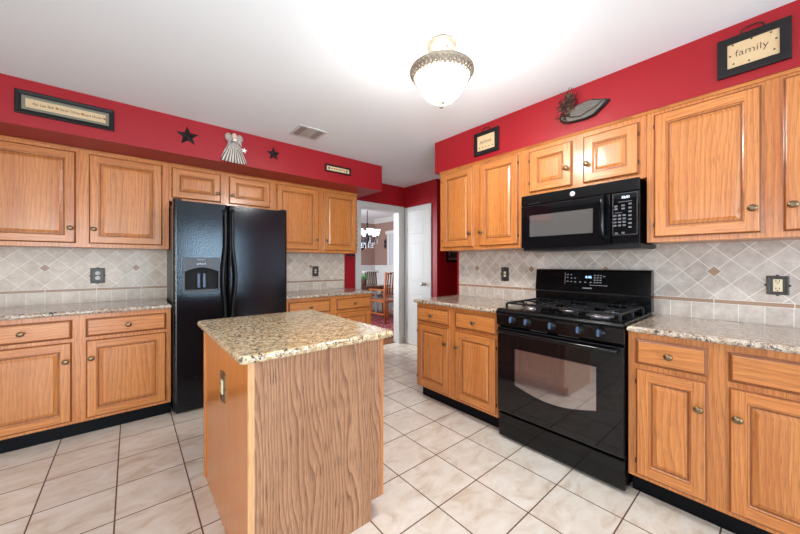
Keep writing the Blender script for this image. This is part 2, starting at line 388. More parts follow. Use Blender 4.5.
# casing of the opening, jamb lining
tr = B()
tr.box(OX0 - .085, OX0, YA - .02, YA, 0, OZ + .085, .004); tr.box(OX1, OX1 + .085, YA - .02, YA, 0, OZ + .085, .004); tr.box(OX0, OX1, YA - .02, YA, OZ, OZ + .085, .004)
tr.box(OX0, OX0 + .012, YA - .005, YA + .125, 0, OZ); tr.box(OX1 - .012, OX1, YA - .005, YA + .125, 0, OZ); tr.box(OX0 + .012, OX1 - .012, YA - .005, YA + .125, OZ - .012, OZ)
struct(tr.build('trim_5', 'white'))
struct(bx(OX0 + .012, OX1 - .012, YA + .09, YA + .15, 0, .012, .003).build('trim_6', 'wood_floor'))
# pantry door and its casing on the wall at x = 3.30 (faces -x): local x from y = 3.74 toward the camera
dc = B(); W, HD = .455, 2.045
dc.box(-.062, 0, -.018, 0, 0, HD + .065, .004); dc.box(W, W + .062, -.018, 0, 0, HD + .065, .004); dc.box(0, W, -.018, 0, HD, HD + .065, .004)
struct(dc.build('trim_7', 'white', None, (3.30, 3.730, 0), RB))
def ring_panel(b, x0, x1, z0, z1, prof, y=0, mats=None, capmat=0):
    """nested rectangles: prof = [(inset, out)], out is toward -y"""
    L = [[(x0 + i, y - o, z0 + i), (x1 - i, y - o, z0 + i), (x1 - i, y - o, z1 - i), (x0 + i, y - o, z1 - i)] for i, o in prof]
    n = len(L); vs = [[b.bm.verts.new(p) for p in l] for l in L]
    for k in range(n - 1):
        for i in range(4):
            f = b.bm.faces.new((vs[k][i], vs[k][(i + 1) % 4], vs[k + 1][(i + 1) % 4], vs[k + 1][i])); f.material_index = (mats[k] if mats else 0)
    f = b.bm.faces.new(vs[-1]); f.material_index = capmat
    return b
db = B()
cols = [(0, .09), (.365, W)]
db.box(.002, W - .002, -.012, .02, .008, HD - .002)
for z0, z1 in [(.22, .80), (.98, 1.57), (1.68, 1.90)]:
    ring_panel(db, .09, .365, z0, z1, [(0, 0.0122), (.006, .015), (.014, .015), (.022, .0125), (.03, .0125), (.05, .015)])
dr = struct(db.build('door_2', 'white', None, (3.30, 3.730, 0), RB))
kb = B(); kb.lathe([(.028, 0), (.028, -.006), (.011, -.012), (.010, -.035), (.022, -.042), (.029, -.056), (.026, -.07), (.012, -.077), (0, -.078)], (0, 0, 0), 'y', 20)
kb.build('door_knob', 'nickel', dr, (W - .065, -.012, .945))
for z in (.28, 1.02, 1.76): bx(-.014, .004, -.022, -.012, z - .045, z + .045, .003).build('hinge', 'nickel', dr)
# baseboards that can be seen
struct(bx(3.288, 3.30, 3.11, 3.20, 0, .12, .004).build('baseboard_pantry', 'white'))
struct(bx(3.288, 4.6, 3.098, 3.11, 0, .12, .004).build('baseboard_hall', 'white'))
# soffits
struct(bx(-2.4, 2.365, 3.153, YA, ZS, ZC).build('soffit_fridge_side', 'red'))
struct(bx(2.312, XB, -3.7, 2.207, ZS, ZC).build('soffit_stove_side', 'red'))
# backsplashes
bs = B(); bs.box(-.86, .30, 0, .009, .9, 1.375); bs.box(.30, 1.16, 0, .009, .9, 1.375); bs.box(1.16, 2.22, 0, .009, .9, 1.375)
struct(bs.build('backsplash_fridge_side', 'splashA', None, (0, YA - .009, 0)))
struct(bx(-2.182, 1.0, 0, .009, .9, 1.42).build('backsplash_stove_side', 'splashB', None, (XB - .009, 0, 0), RB))

# ================================================================== CABINETS
def knob(parent, x, z, y=-.019):
    b = B(); b.lathe([(.008, 0), (.006, -.004), (.0055, -.012), (.010, -.016), (.0155, -.021), (.0165, -.025), (.014, -.029), (.008, -.0315), (0, -.032)], (0, 0, 0), 'y', 16, sx=1.12, sy=1.0)
    return b.build('knob', 'brass', parent, (x, y, z))
def hinges(parent, x, h):
    for z in (.07, h - .07):
        bx(x - .002, x + .002, -.0195, -.004, z - .012, z + .012, .001).build('hinge', 'blackm', parent)
def door(parent, x, z, w_, h, knob_side, knob_z, name='door'):
    """raised panel door: stiles run full height, rails between, bevelled outer edge, raised centre field"""
    b = B(); T = .019; fr = .056
    # outer edge and frame face
    prof = [(0, 0), (0, .011), (.003, .0125), (.007, .0175), (.010, T)]
    ring_panel(b, 0, w_, 0, h, prof, 0, [0, 1, 1, 0]); b.bm.faces.ensure_lookup_table(); b.bm.faces.remove(b.bm.faces[-1])
    i = .010
    def quad(x0, x1, z0, z1, m):
        f = b.bm.faces.new([b.bm.verts.new(p) for p in ((x0, -T, z0), (x1, -T, z0), (x1, -T, z1), (x0, -T, z1))]); f.material_index = m
    quad(i, fr, i, h - i, 0); quad(w_ - fr, w_ - i, i, h - i, 0); quad(fr, w_ - fr, i, fr, 2); quad(fr, w_ - fr, h - fr, h - i, 2)
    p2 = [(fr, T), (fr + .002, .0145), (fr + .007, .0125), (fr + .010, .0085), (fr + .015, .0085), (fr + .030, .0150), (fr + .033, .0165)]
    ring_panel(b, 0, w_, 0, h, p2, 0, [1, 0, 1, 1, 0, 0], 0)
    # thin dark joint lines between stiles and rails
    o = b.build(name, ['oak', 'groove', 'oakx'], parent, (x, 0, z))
    kx = .028 if knob_side == 'l' else w_ - .028
    knob(o, kx, knob_z - z); hinges(o, w_ if knob_side == 'l' else 0, h)
    return o
def drawer(parent, x, z, w_, h):
    b = B(); T = .019
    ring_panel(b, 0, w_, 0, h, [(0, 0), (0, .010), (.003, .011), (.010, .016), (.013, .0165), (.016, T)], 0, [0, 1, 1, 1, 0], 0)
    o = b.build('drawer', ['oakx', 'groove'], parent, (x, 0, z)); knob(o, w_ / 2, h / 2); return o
def upper(name, label, loc, rz, W_, z0, z1, doors, crown=True, depth=.32, parts=()):
    r = thing(name, label, 'cabinet', (loc[0], loc[1], z0), rz); h = z1 - z0
    bx(0, W_, 0, depth, 0, h, .001).build('body', 'oak', r)
    if crown:
        b = B(); b.prism([(-.002, h - .012), (-.010, h - .012), (-.013, h - .006), (-.018, h - .004), (-.018, h + .0), (-.002, h)], 0, W_, plane='yz')
        b.build('crown_molding', 'oakx', r)
    for (x0, x1, za, zb, side, kz) in doors: door(r, x0, za - z0, x1 - x0, zb - za, side, kz - z0)
    return r
FU = 3.487
upper('upper_cabinet', 'upper oak cabinet with two tall doors hung left of the black refrigerator', (-.838, FU), 0, 1.098, 1.372, 2.134,
      [(.056, .517, 1.402, 2.100, 'r', 1.515), (.589, 1.050, 1.402, 2.100, 'l', 1.515)])
upper('upper_cabinet', 'short upper oak cabinet hung directly above the black refrigerator', (.262, FU), 0, .922, 1.80, 2.134,
      [(.017, .404, 1.832, 2.100, 'r', 1.912), (.476, .867, 1.832, 2.100, 'l', 1.912)])
upper('upper_cabinet', 'upper oak cabinet with two tall doors between refrigerator and dining opening', (1.186, FU), 0, 1.031, 1.372, 2.134,
      [(.012, .494, 1.402, 2.100, 'r', 1.515), (.558, 1.008, 1.402, 2.100, 'l', 1.515)])
FV = 2.33
upper('upper_cabinet', 'upper oak cabinet with two tall doors hung left of the microwave', (FV, 2.150), RB, .850, 1.368, 2.134,
      [(.034, .402, 1.395, 2.104, 'r', 1.513), (.466, .832, 1.395, 2.104, 'l', 1.513)])
upper('upper_cabinet', 'short upper oak cabinet with two small doors above the microwave', (FV, 1.299), RB, .792, 1.752, 2.134,
      [(.071, .378, 1.782, 2.090, 'r', 1.902), (.450, .756, 1.782, 2.090, 'l', 1.902)])
upper('upper_cabinet', 'upper oak cabinet with two wide doors hung right of the microwave', (FV, .506), RB, 1.0, 1.368, 2.134,
      [(.035, .449, 1.395, 2.104, 'r', 1.513), (.516, .965, 1.395, 2.104, 'l', 1.513)])

def base(name, label, loc, rz, W_, fronts, depth=.60, back=0, endpanel=None):
    r = thing(name, label, 'cabinet', (loc[0], loc[1], 0), rz)
    b = B(); b.box(0, W_, 0, depth, .115, .882, .001); b.build('body', 'oak', r)
    bx(.0, W_, .075, depth, 0, .115).build('toe_kick', 'toe', r)
    for (x0, x1, dk) in fronts:
        drawer(r, x0, .718, x1 - x0, .132)
        door(r, x0 + .002, .137, x1 - x0 - .004, .557, dk, .565)
    return r
FA = 3.207
base('base_cabinet', 'oak base cabinet with two drawers over two doors left of refrigerator', (-.838, FA), 0, 1.090, [(.058, .525, 'r'), (.592, 1.060, 'l')])
base('base_cabinet', 'oak base cabinet between refrigerator and dining opening, partly behind the island', (1.190, FA), 0, 1.056, [(.029, .496, 'r'), (.572, 1.036, 'l')])
FB = 2.055
base('base_cabinet', 'oak base cabinet with two drawers and two doors left of the stove', (FB, 2.190), RB, .864, [(.014, .400, 'r'), (.467, .858, 'l')])
base('base_cabinet', 'oak base cabinet with black toe kick right of the stove', (FB, .527), RB, 1.0, [(.034, .312, 'r'), (.378, .90, 'l')])

def slab_top(name, label, x0, x1, y0, y1, z0, z1, mat, loc=(0, 0, 0), rz=0, r=.012, corner=0):
    """stone top with an eased, rounded edge; outline x0..x1, y0..y1"""
    def outline(ins):
        pts = []; c = max(corner - ins, .002)
        for cx, cy, a0 in [(x1 - ins - c, y1 - ins - c, 0), (x0 + ins + c, y1 - ins - c, 90), (x0 + ins + c, y0 + ins + c, 180), (x1 - ins - c, y0 + ins + c, 270)]:
            for k in range(7):
                a = math.radians(a0 + k * 15); pts.append((cx + c * math.cos(a), cy + c * math.sin(a)))
        return pts
    L = []; h = z1 - z0
    for k in range(7):
        a = PI * k / 6 - PI / 2; zz = z0 + h / 2 + (h / 2) * math.sin(a); ins = r * (1 - math.cos(a))
        L.append([(p[0], p[1], zz) for p in outline(ins)])
    return B().loft(L, 0, True)
def counter(name, label, *a, loc=(0, 0, 0), rz=0, mat='granite', **k):
    o = slab_top(name, label, *a, mat, **k).build(name, mat, None, loc, rz); return tag(o, label, 'countertop')
counter('countertop', 'speckled granite countertop left of the black refrigerator', -.86, .256, 3.172, YA - .010, .8825, .914)
counter('countertop', 'speckled granite countertop between refrigerator and dining opening', 1.182, 2.262, 3.172, YA - .010, .8825, .914)
counter('countertop', 'speckled granite countertop left of the black stove', 0, .884, 0, .630, .8825, .914, loc=(2.020, 2.208, 0), rz=RB)
counter('countertop', 'speckled granite countertop right of the black stove', 0, 1.0, 0, .630, .8825, .914, loc=(2.020, .527, 0), rz=RB)

# ------------------------------------------------------------------ island
IX0, IX1, IY0, IY1 = .335, .966, 1.276, 2.145
isl = thing('kitchen_island', 'freestanding oak island cabinet with raw veneer front in the middle of the floor', 'island', (IX0, IY0, 0))
b = B(); w_, d_ = IX1 - IX0, IY1 - IY0
b.prism([(.012, .0), (w_ - .075, 0), (w_ - .075, .095), (w_ - .012, .095), (w_ - .012, .882), (.012, .882)], .008, d_, plane='xz')
b.build('body', 'ply', isl)
b = B(); b.prism([(.016, 0), (w_ - .075, 0), (w_ - .075, .095), (w_ - .014, .095), (w_ - .014, .882), (.016, .882)], 0, .008, plane='xz')
b.build('veneer_panel', 'veneer', isl)
bx(0, .012, .004, d_ + .004, 0, .882, .0015).build('side_panel', 'ply', isl)
bx(-.001, .022, -.002, .004, 0, .882).build('panel_edge', 'edge', isl)
bx(w_ - .014, w_, -.001, .018, .095, .882, .002).build('face_frame', 'oak', isl)
bx(-.008, .006, d_ + .004, d_ + .03, .003, .882, .002).build('corner_strip', 'oak', isl)
# doors and drawers on the far (+x) side, seen when stepping round
def island_front(x0, x1, z0, z1):
    bb = B(); ring_panel(bb, 0, x1 - x0, 0, z1 - z0, [(0, 0), (0, .011), (.007, .017), (.010, .019), (.056, .019), (.066, .009), (.09, .016)] if z1 - z0 > .2 else [(0, 0), (0, .010), (.01, .016), (.016, .019)])
    o = bb.build('door' if z1 - z0 > .2 else 'drawer', 'oak', isl, (w_, x0, z0), PI / 2)
    knob(o, (x1 - x0) * (.5 if z1 - z0 < .2 else .9), (z1 - z0) * (.5 if z1 - z0 < .2 else .8))
bx(w_ - .012, w_, .018, d_, .095, .882).build('face_frame', 'oak', isl)
for a, c in ((.05, .41), (.46, .82)): island_front(a, c, .137, .694); island_front(a, c, .718, .850)
counter('island_countertop', 'yellow cream granite slab on top of the island', .292, 1.002, 1.222, 2.178, .8825, .914, mat='granite_isl', r=.010, corner=.03)

# ================================================================== REFRIGERATOR
FX0, FW, FY = .262, .921, 3.130
fr = thing('refrigerator', 'black side by side refrigerator with pebbled doors and ice dispenser', 'refrigerator', (FX0, FY, 0))
bx(.006, FW - .006, .075, .665, .02, 1.745, .004).build('body', 'blackm', fr)
b = B(); b.box(.02, FW - .02, .055, .08, .012, .10, .004)
for k in range(5): b.box(.06, FW - .06, .05, .058, .03 + k * .013, .036 + k * .013)
b.build('toe_grille', 'blackm', fr)
for x in (.08, FW - .08): B().lathe([(.02, 0), (.02, .02)], (x, .12, 0), 'z', 12).build('foot', 'blackm', fr)
def fdoor(x0, x1, cut=None):
    """door slab with rounded long edges; cut = dispenser hole (x0,x1,z0,z1)"""
    b = B(); z0, z1 = .11, 1.757; r = .022; d = .068
    def sec(x0, x1):
        pts = [(x0, d)]
        for k in range(6): a = PI - k * PI / 10; pts.append((x0 + r + r * math.cos(a), r - r * math.sin(a)))
        for k in range(6): a = PI / 2 - k * PI / 10; pts.append((x1 - r + r * math.cos(a), r - r * math.sin(a)))
        pts.append((x1, d)); return pts
    if not cut:
        b.prism(sec(x0, x1), z0, z1, plane='xy', smooth=False)
    else:
        cx0, cx1, cz0, cz1 = cut
        b.prism(sec(x0, x1), z0, cz0, plane='xy'); b.prism(sec(x0, x1), cz1, z1, plane='xy')
        s = sec(x0, x1); L = [p for p in s if p[0] <= x0 + r + 1e-6] + [(cx0, 0), (cx0, d)]; R = [(cx1, d), (cx1, 0)] + [p for p in s if p[0] >= x1 - r - 1e-6]
        b.prism(L, cz0, cz1, plane='xy'); b.prism(R, cz0, cz1, plane='xy'); b.box(cx0, cx1, .055, d, cz0, cz1)
    return b
DX = (.064, .331, 1.003, 1.295)
ld = fdoor(.0, .392, DX).build('freezer_door', 'fridge', fr)
rd = fdoor(.398, FW).build('fridge_door', 'fridge', fr)
def fhandle(door_, x, sgn):
    pts = []
    for k in range(33):
        z = .74 + (1.715 - .74) * k / 32; u = k / 32
        bow = math.sin(PI * min(max((u - .06) / .66, 0), 1)) ** 2
        pts.append((x + sgn * .022 * bow, -.030 - .016 * bow, z))
    b = B(); b.tube(pts, .0135, 10, flat=1.15)
    for z in (.76, 1.69): b.box(x - .011, x + .011, -.034, .004, z - .02, z + .02, .003)
    return b.build('door_handle', 'blackm', door_)
fhandle(ld, .370, -1); fhandle(rd, .426, 1)
# dispenser: upper grey control panel with arched lower edge, dark cavity, paddles, tray
ds = bx(DX[0], DX[1], .050, .056, DX[2], DX[3]).build('ice_dispenser', 'slot', ld)
b = B(); hw = (DX[1] - DX[0]); arch = [(DX[0], 1.295), (DX[0], 1.178)]
for k in range(13): u = k / 12; arch.append((DX[0] + .012 + (hw - .024) * u, 1.178 + .034 * math.sin(PI * u)))
arch += [(DX[1], 1.178), (DX[1], 1.295)]
b.prism(arch, -.004, .05, plane='xz')
b.box(DX[0], DX[0] + .012, -.004, .05, 1.003, 1.179); b.box(DX[1] - .012, DX[1], -.004, .05, 1.003, 1.179); b.box(DX[0], DX[1], -.006, .05, 1.003, 1.022, .003)
b.build('control_panel', 'dgrey', ds)
b = B(); b.box(.167, .189, .02, .045, 1.04, 1.16, .004); b.box(.207, .229, .02, .045, 1.04, 1.16, .004); b.build('paddle', 'padgrey', ds)
bx(.077, .318, .008, .05, 1.022, 1.027).build('drip_tray', 'dgrey', ds)
text('lettering', 'Frigidaire', .015, 'print', ds, (.192, -.0045, 1.277), bold=.0003)
b = B()
for i, x in enumerate((.167, .184, .201, .220)): b.lathe([(.0075, 0), (.0075, -.0015)], (x, -.004, 1.240 + (.003 if i % 2 else 0)), 'y', 14)
b.build('button', 'print', ds)
b = B(); b.box(.0, .06, .02, .10, 1.757, 1.775, .004); b.box(FW - .06, FW, .02, .10, 1.757, 1.775, .004); b.build('hinge_cover', 'blackm', fr)

# ================================================================== GAS RANGE (local: x right, y into the wall, face at x=2.04)
GL = 1.309; GW = .776
rg = thing('gas_stove', 'black gas stove with five burners and mirrored oven window', 'stove', (2.04, GL, 0), RB)
bx(.004, GW - .004, .012, .60, .015, .905, .003).build('body', 'black', rg)
for x in (.06, GW - .06): B().lathe([(.018, 0), (.018, .016)], (x, .08, 0), 'z', 12).build('foot', 'blackm', rg)
b = B(); b.box(.003, GW - .003, -.010, .012, .018, .180, .006); b.build('storage_drawer', 'black', rg)
od = B(); od.box(.003, GW - .003, -.028, .012, .200, .795, .007); odo = od.build('oven_door', 'blackglass', rg)
wx0, wx1, wz1 = .140, .640, .660
poly = [(wx0, wz1), (wx0, .413)] + [(wx0 + (wx1 - wx0) * k / 16, .413 - .047 * math.sin(PI * k / 16)) for k in range(1, 16)] + [(wx1, .413), (wx1, wz1)]
B().prism(poly, -.0292, -.027, plane='xz').build('oven_window', 'ovenglass', odo)
hb = B(); pts = [(.03, -.03, .772), (.034, -.062, .774), (.06, -.074, .775)] + [(.06 + .65 * k / 12, -.074 - .006 * math.sin(PI * k / 12), .775) for k in range(1, 12)] + [(.71, -.074, .775), (.736, -.062, .774), (.74, -.03, .772)]
hb.tube(pts, .0125, 10); hb.build('oven_handle', 'black', odo)
cp = B()  # sloped knob panel and bullnose
prof = [(.012, .800), (-.022, .806), (-.030, .815), (-.036, .880), (-.040, .893), (-.038, .908), (-.028, .920), (-.010, .926), (.02, .926), (.02, .800)]
cp.prism(prof, .002, GW - .002, plane='yz'); cpo = cp.build('control_panel', 'black', rg)
b = B()
for x0, x1 in ((.25, .36), (.43, .55)):
    for k in range(10): b.box(x0 + (x1 - x0) * k / 10, x0 + (x1 - x0) * (k + .62) / 10, -.0285, -.02, .8035, .8075)
b.build('vent_slots', 'dgrey', cpo)
kn = B(); kn.lathe([(.026, .0), (.026, -.004), (.021, -.006), (.020, -.020), (.018, -.024), (0, -.0245)], (0, 0, 0), 'y', 24)
ko = kn.build('burner_knob', 'blackm', cpo, (.126, -.033, .857)); ko.rotation_euler = (-.09, 0, 0)
g = bx(-.006, .006, -.040, -.020, -.019, .019, .003).build('knob_grip', 'knobgrey', ko)
mk = bx(-.030, -.024, -.0025, .001, .019, .023).build('red_mark', plain('red_dot_print', rgb(200, 70, 40), .5), ko)
for x in (.233, .393, .554, .661):
    k2 = ko.copy(); C.objects.link(k2); k2.location = (x, -.033, .857)
    for ch in (g, mk): c2 = ch.copy(); C.objects.link(c2); c2.parent = k2
bx(.002, GW - .002, .018, .535, .905, .926, .003).build('cooktop', 'black', rg)
burn = [(.17, .15, .042), (.17, .39, .036), (.385, .27, .048), (.60, .15, .050), (.60, .39, .034)]
for bxx, by, br in burn:
    q = B(); q.lathe([(br * 1.5, 0), (br * 1.5, .004), (br * 1.1, .006), (br, .016), (0, .016)], (bxx, by, .926), 'z', 24)
    q.lathe([(br * .92, .016), (br * .92, .022), (br * .8, .025), (0, .026)], (bxx, by, .926), 'z', 24, mat=1)
    q.build('burner', ['steel', 'castiron'], rg)
def grate(x0, x1):
    y0, y1, z = .045, .510, .966; q = B(); r = .0065; t = .008
    def bar(a, c, e, f): q.box(min(a, e) - (t / 2 if a == e else 0), max(a, e) + (t / 2 if a == e else 0), min(c, f) - (t / 2 if c == f else 0), max(c, f) + (t / 2 if c == f else 0), z - .012, z, .002, seg=1)
    bar(x0, y0, x1, y0); bar(x0, y1, x1, y1); bar(x0, y0, x0, y1); bar(x1, y0, x1, y1)
    ym = (y0 + y1) / 2; bar(x0, ym, x1, ym); xm = (x0 + x1) / 2
    for yy in ((y0 * 3 + y1) / 4, (y0 + y1 * 3) / 4):
        bar(x0, yy, x0 + .06, yy); bar(x1 - .06, yy, x1, yy)
    bar(xm, y0, xm, y0 + .07); bar(xm, y1 - .07, xm, y1); bar(xm, ym - .06, xm, ym + .06)
    for k in (.25, .75):
        xx = x0 + (x1 - x0) * k; bar(xx, y0, xx, y0 + .045); bar(xx, y1 - .045, xx, y1)
    for xx in (x0, x1):
        for yy in (y0, ym, y1): q.box(xx - .007, xx + .007, yy - .007, yy + .007, .9265, z - .008, .002, seg=1)
    q.build('burner_grate', 'castiron', rg)
grate(.035, .262); grate(.272, .498); grate(.508, .735)
bg = B(); bg.prism([(.535, .926), (.535, 1.020), (.545, 1.028), (.527, 1.036), (.545, 1.185), (.553, 1.198), (.575, 1.202), (.602, 1.202), (.602, .926)], .003, GW - .003, plane='yz')
bgo = bg.build('backguard', 'black', rg)
bx(.003, GW - .003, .532, .548, 1.0235, 1.0325).build('vent_gap', 'slot', bgo)
tilt = math.atan2(.018, .149)
dp = B(); dp.box(-.143, .143, -.003, .002, -.043, .043, .002)
dpo = dp.build('display_panel', 'blackglass', bgo, (.382, .5365, 1.132)); dpo.rotation_euler = (-tilt, 0, 0)
M['clock'] = emit('blue_clock_digits', (.12, .42, 1, 1), 1.5)
text('clock_digits', '4:46', .026, 'clock', dpo, (.020, -.0035, .012), bold=.0004)
b = B()
for x, z in [(-.125, .028), (-.10, .028), (-.125, .006), (-.098, .002), (-.072, .002), (-.125, -.024), (-.098, -.024), (-.070, -.026), (-.035, -.026), (0, -.026), (.035, -.026)] + [(.062 + .019 * i, .026 - .017 * j) for i in range(3) for j in range(4)] + [(.122, .02)]:
    b.box(x - .006, x + .006, -.0038, -.003, z - .0035, z + .0035)
b.build('keypad', 'print', dpo)
bx(-.1465, -.1435, -.004, .001, -.043, .043).build('panel_trim', 'steel', dpo)
bx(.03, .143, -.004, .001, -.0475, -.0445).build('panel_trim', 'steel', dpo)
lt = text('lettering', 'SAMSUNG', .014, 'print', bgo, (.395, .5285, 1.063), bold=.0003); lt.rotation_euler = (PI / 2 - tilt, 0, 0)

# ================================================================== MICROWAVE
mw = thing('microwave', 'black over the range microwave with keypad under short oak cabinet', 'microwave', (2.262, 1.262, 1.330), RB)
MW = .737; zb = .030; zt = .420
bx(.003, MW - .003, .022, .385, zb, zt, .003).build('body', 'black', mw)
b = B(); b.prism([(.02, .012), (.05, .006), (.30, .006), (.385, .016), (.385, zb), (.02, zb)], .008, MW - .0, plane='yz'); b.build('underside_pan', 'blackm', mw)
bx(.0, MW, .0, .022, .345, zt, .006).build('vent_cover', 'black', mw)
q = B(); q.box(.06, .15, -.002, .004, .352, .358); q.build('vent_slot', 'slot', mw)
mdx = .588
md = bx(.0, mdx, .0, .022, zb, .343, .006).build('door', 'blackglass', mw)
bx(.068, .490, -.0012, .003, .112, .268).build('window', 'screen', md)
hb = B(); hb.tube([(.555, .005, .075), (.553, -.024, .085), (.553, -.034, .11)] + [(.553, -.036, .11 + .2 * k / 6) for k in range(1, 6)] + [(.553, -.034, .31), (.553, -.024, .332), (.555, .005, .34)], .0125, 10, flat=1.2); hb.build('handle', 'black', md)
pn = bx(mdx + .004, MW, .0, .022, zb, .343, .006).build('control_panel', 'blackglass', mw)
M['mclock'] = emit('pale_blue_clock', (.55, .85, 1, 1), .9)
text('clock_digits', '12:21', .020, 'mclock', pn, (.668, -.0008, .312), bold=.0004)
b = B()
for x, z in [(.618, .262), (.655, .264), (.618, .245), (.655, .245)] + [(.690, .27 - .023 * k) for k in range(7)] + [(.613 + .024 * i, .205 - .020 * j) for i in range(3) for j in range(4)] + [(.620, .098), (.655, .100)]:
    b.box(x - .008, x + .008, -.0008, .001, z - .005, z + .005)
b.box(.63, .70, -.0008, .001, .285, .288); b.box(.612, .65, -.0008, .001, .221, .224)
b.build('keypad', plain('dim_grey_print', rgb(96, 98, 104), .5), pn)
b = B(); rim = [(.602, .088), (.725, .088), (.725, .335), (.602, .335), (.602, .088)]
for (a, c), (d, e) in zip(rim[:-1], rim[1:]): b.box(min(a, d) - .0008, max(a, d) + .0008, -.0006, .001, min(c, e) - .0008, max(c, e) + .0008)
b.build('panel_outline', plain('thin_grey_line', rgb(90, 92, 96), .5), pn)
lg = B(); lg.lathe([(.0165, .002), (.0165, -.0015), (.014, -.002), (0, -.002)], (.367, 0, .382), 'y', 24); lgo = lg.build('round_badge', plain('pale_silver_badge', rgb(196, 192, 188), .4), mw)
text('monogram', 'GE', .013, 'dgrey', lgo, (.367, -.0022, .382), ext=.0004, shear=.2)

# ================================================================== CEILING LIGHT AND VENT
cl = thing('ceiling_light', 'semi flush ceiling light with frosted bowl and antique silver rim', 'lamp', (1.297, 1.188, ZC))
M['antsilver'] = plain('antique_silver_metal', rgb(150, 138, 122), .5, .6, wob=.3, scale=60)
b = B(); b.lathe([(.075, 0), (.082, -.010), (.078, -.022), (.060, -.034), (.035, -.046), (.028, -.056), (0, -.058)], (0, 0, 0), 'z', 32); b.build('canopy', 'antsilver', cl)
b = B()
for a in (20, 140, 260):
    a = math.radians(a); b.tube([(.05 * math.cos(a), .05 * math.sin(a), -.03), (.062 * math.cos(a), .062 * math.sin(a), -.07), (.135 * math.cos(a), .135 * math.sin(a), -.145)], .004, 8)
b.build('arm', 'antsilver', cl)
b = B(); b.lathe([(.148, -.135), (.160, -.136), (.170, -.142), (.173, -.152), (.168, -.160), (.150, -.182), (.143, -.192), (.140, -.190), (.148, -.176), (.160, -.155), (.158, -.145), (.148, -.139), (.148, -.135)], (0, 0, 0), 'z', 48, caps=False)
for row, (r, z) in enumerate(((.1655, -.160), (.1585, -.171), (.150, -.182))):
    for k in range(40):
        a = 2 * PI * (k + .5 * (row % 2)) / 40; b.sphere((r * math.cos(a), r * math.sin(a), z), .009, .009, .007, n=6, m=4)
b.build('rim', 'antsilver', cl)
gb = B(); gb.lathe([(.139, -.172), (.138, -.190), (.130, -.214), (.115, -.246), (.092, -.277), (.062, -.302), (.030, -.316), (0.001, -.320), (.001, -.316), (.06, -.298), (.088, -.274), (.111, -.244), (.126, -.213), (.134, -.190), (.135, -.172), (.139, -.172)], (0, 0, 0), 'z', 48, caps=False)
ob = gb.build('glass_bowl', [emit('lit_frosted_glass', (1, .985, .96, 1), 80.0, (.9, .9, .9, 1)), emit('lit_glass_inside', (1, .96, .90, 1), 6.0, (.9, .9, .9, 1))], cl)
for f in ob.data.polygons:                      # the inside of the bowl glows less than its frosted outer face
    c_ = f.center
    if f.normal.x * c_.x + f.normal.y * c_.y + f.normal.z * (c_.z + .15) < 0: f.material_index = 1
b = B(); b.lathe([(.006, -.312), (.020, -.318), (.020, -.324), (.012, -.328), (.013, -.338), (.010, -.346), (.004, -.350), (0, -.351)], (0, 0, 0), 'z', 20); b.build('finial', 'antsilver', cl)
point('ceiling_light_bulb', (1.297, 1.188, 2.275), 2.0, .04, (1, .97, .93))
vt = thing('ceiling_vent', 'small white ceiling register with dark slats', 'vent', (1.112, 2.648, ZC))
vw, vh = .256, .25
b = B()
b.box(0, vw, 0, .022, -.008, 0, .002); b.box(0, vw, vh - .022, vh, -.008, 0, .002); b.box(0, .022, .022, vh - .022, -.008, 0, .002); b.box(vw - .022, vw, .022, vh - .022, -.008, 0, .002)
b.box(.082, .090, .022, vh - .022, -.008, 0); b.box(.166, .174, .022, vh - .022, -.008, 0); b.build('frame', 'white', vt)
bx(.022, vw - .022, .022, vh - .022, -.001, 0).build('backing', plain('dark_duct_opening', rgb(60, 48, 42), .8), vt)
def louvres(vert, x0, x1):
    b = B()
    if vert:
        n = 4
        for k in range(n): xx = x0 + (x1 - x0) * (k + .5) / n; b.box(xx - .004, xx + .004, .024, vh - .024, -.008, -.002)
    else:
        for k in range(12): yy = .03 + .19 * (k + .5) / 12; b.box(x0, x1, yy - .004, yy + .004, -.008, -.002)
    b.build('louvre_set', plain('grey_beige_louvre', rgb(170, 158, 148), .6), vt)
louvres(True, .024, .080); louvres(False, .092, .164); louvres(True, .176, .232)

# ================================================================== DECORATIONS ON THE SOFFITS
def framed(name, label, cat, loc, rz, W_, H_, fw, mats, liner=None, depth=.018):
    r = thing(name, label, cat, loc, rz)
    b = B(); prof = [(0, 0), (0, depth), (.006, depth + .003), (fw * .6, depth), (fw, depth - .006), (fw, .004)]
    ring_panel(b, 0, W_, 0, H_, prof); b.bm.faces.ensure_lookup_table(); b.bm.faces.remove(b.bm.faces[-1]); b.build('frame', mats[0], r)
    i = fw
    if liner: bx(fw, W_ - fw, -.008, -.002, fw, H_ - fw).build('mat_board', liner, r); i = fw + .018
    bx(i, W_ - i, -.010 if liner else -.008, -.003, i, H_ - i).build('card', mats[1], r)
    return r
M['parch'] = plain('tan_parchment', rgb(206, 178, 138), .7, wob=.08, scale=30)
M['blackwood'] = plain('black_painted_wood', rgb(24, 21, 21), .5, 0, .3, wob=.3, scale=25)
M['grn'] = plain('grey_green_mat', rgb(118, 116, 100), .7)
SY = 3.153
f1 = framed('framed_sampler', 'long black frame with cream lettered strip on red soffit above left cabinets', 'picture', (-.566, SY, 2.214), 0, .474, .148, .028, ['blackwood', 'parch'], 'grn')
text('lettering', 'Abi Lee Bell', .025, 'ink', f1, (.124, -.0106, .074), sx=.80)
text('lettering', 'Sarah Olivia', .025, 'ink', f1, (.247, -.0106, .074), sx=.80)
text('lettering', 'Lena Nicole', .025, 'ink', f1, (.362, -.0106, .074), sx=.76)
b = B()
for x in (.186, .307, .421):
    b.lathe([(.007, -.010), (.007, -.0112)], (x, 0, .076), 'y', 10); b.lathe([(.004, -.010), (.004, -.0112)], (x + .006, 0, .07), 'y', 8)
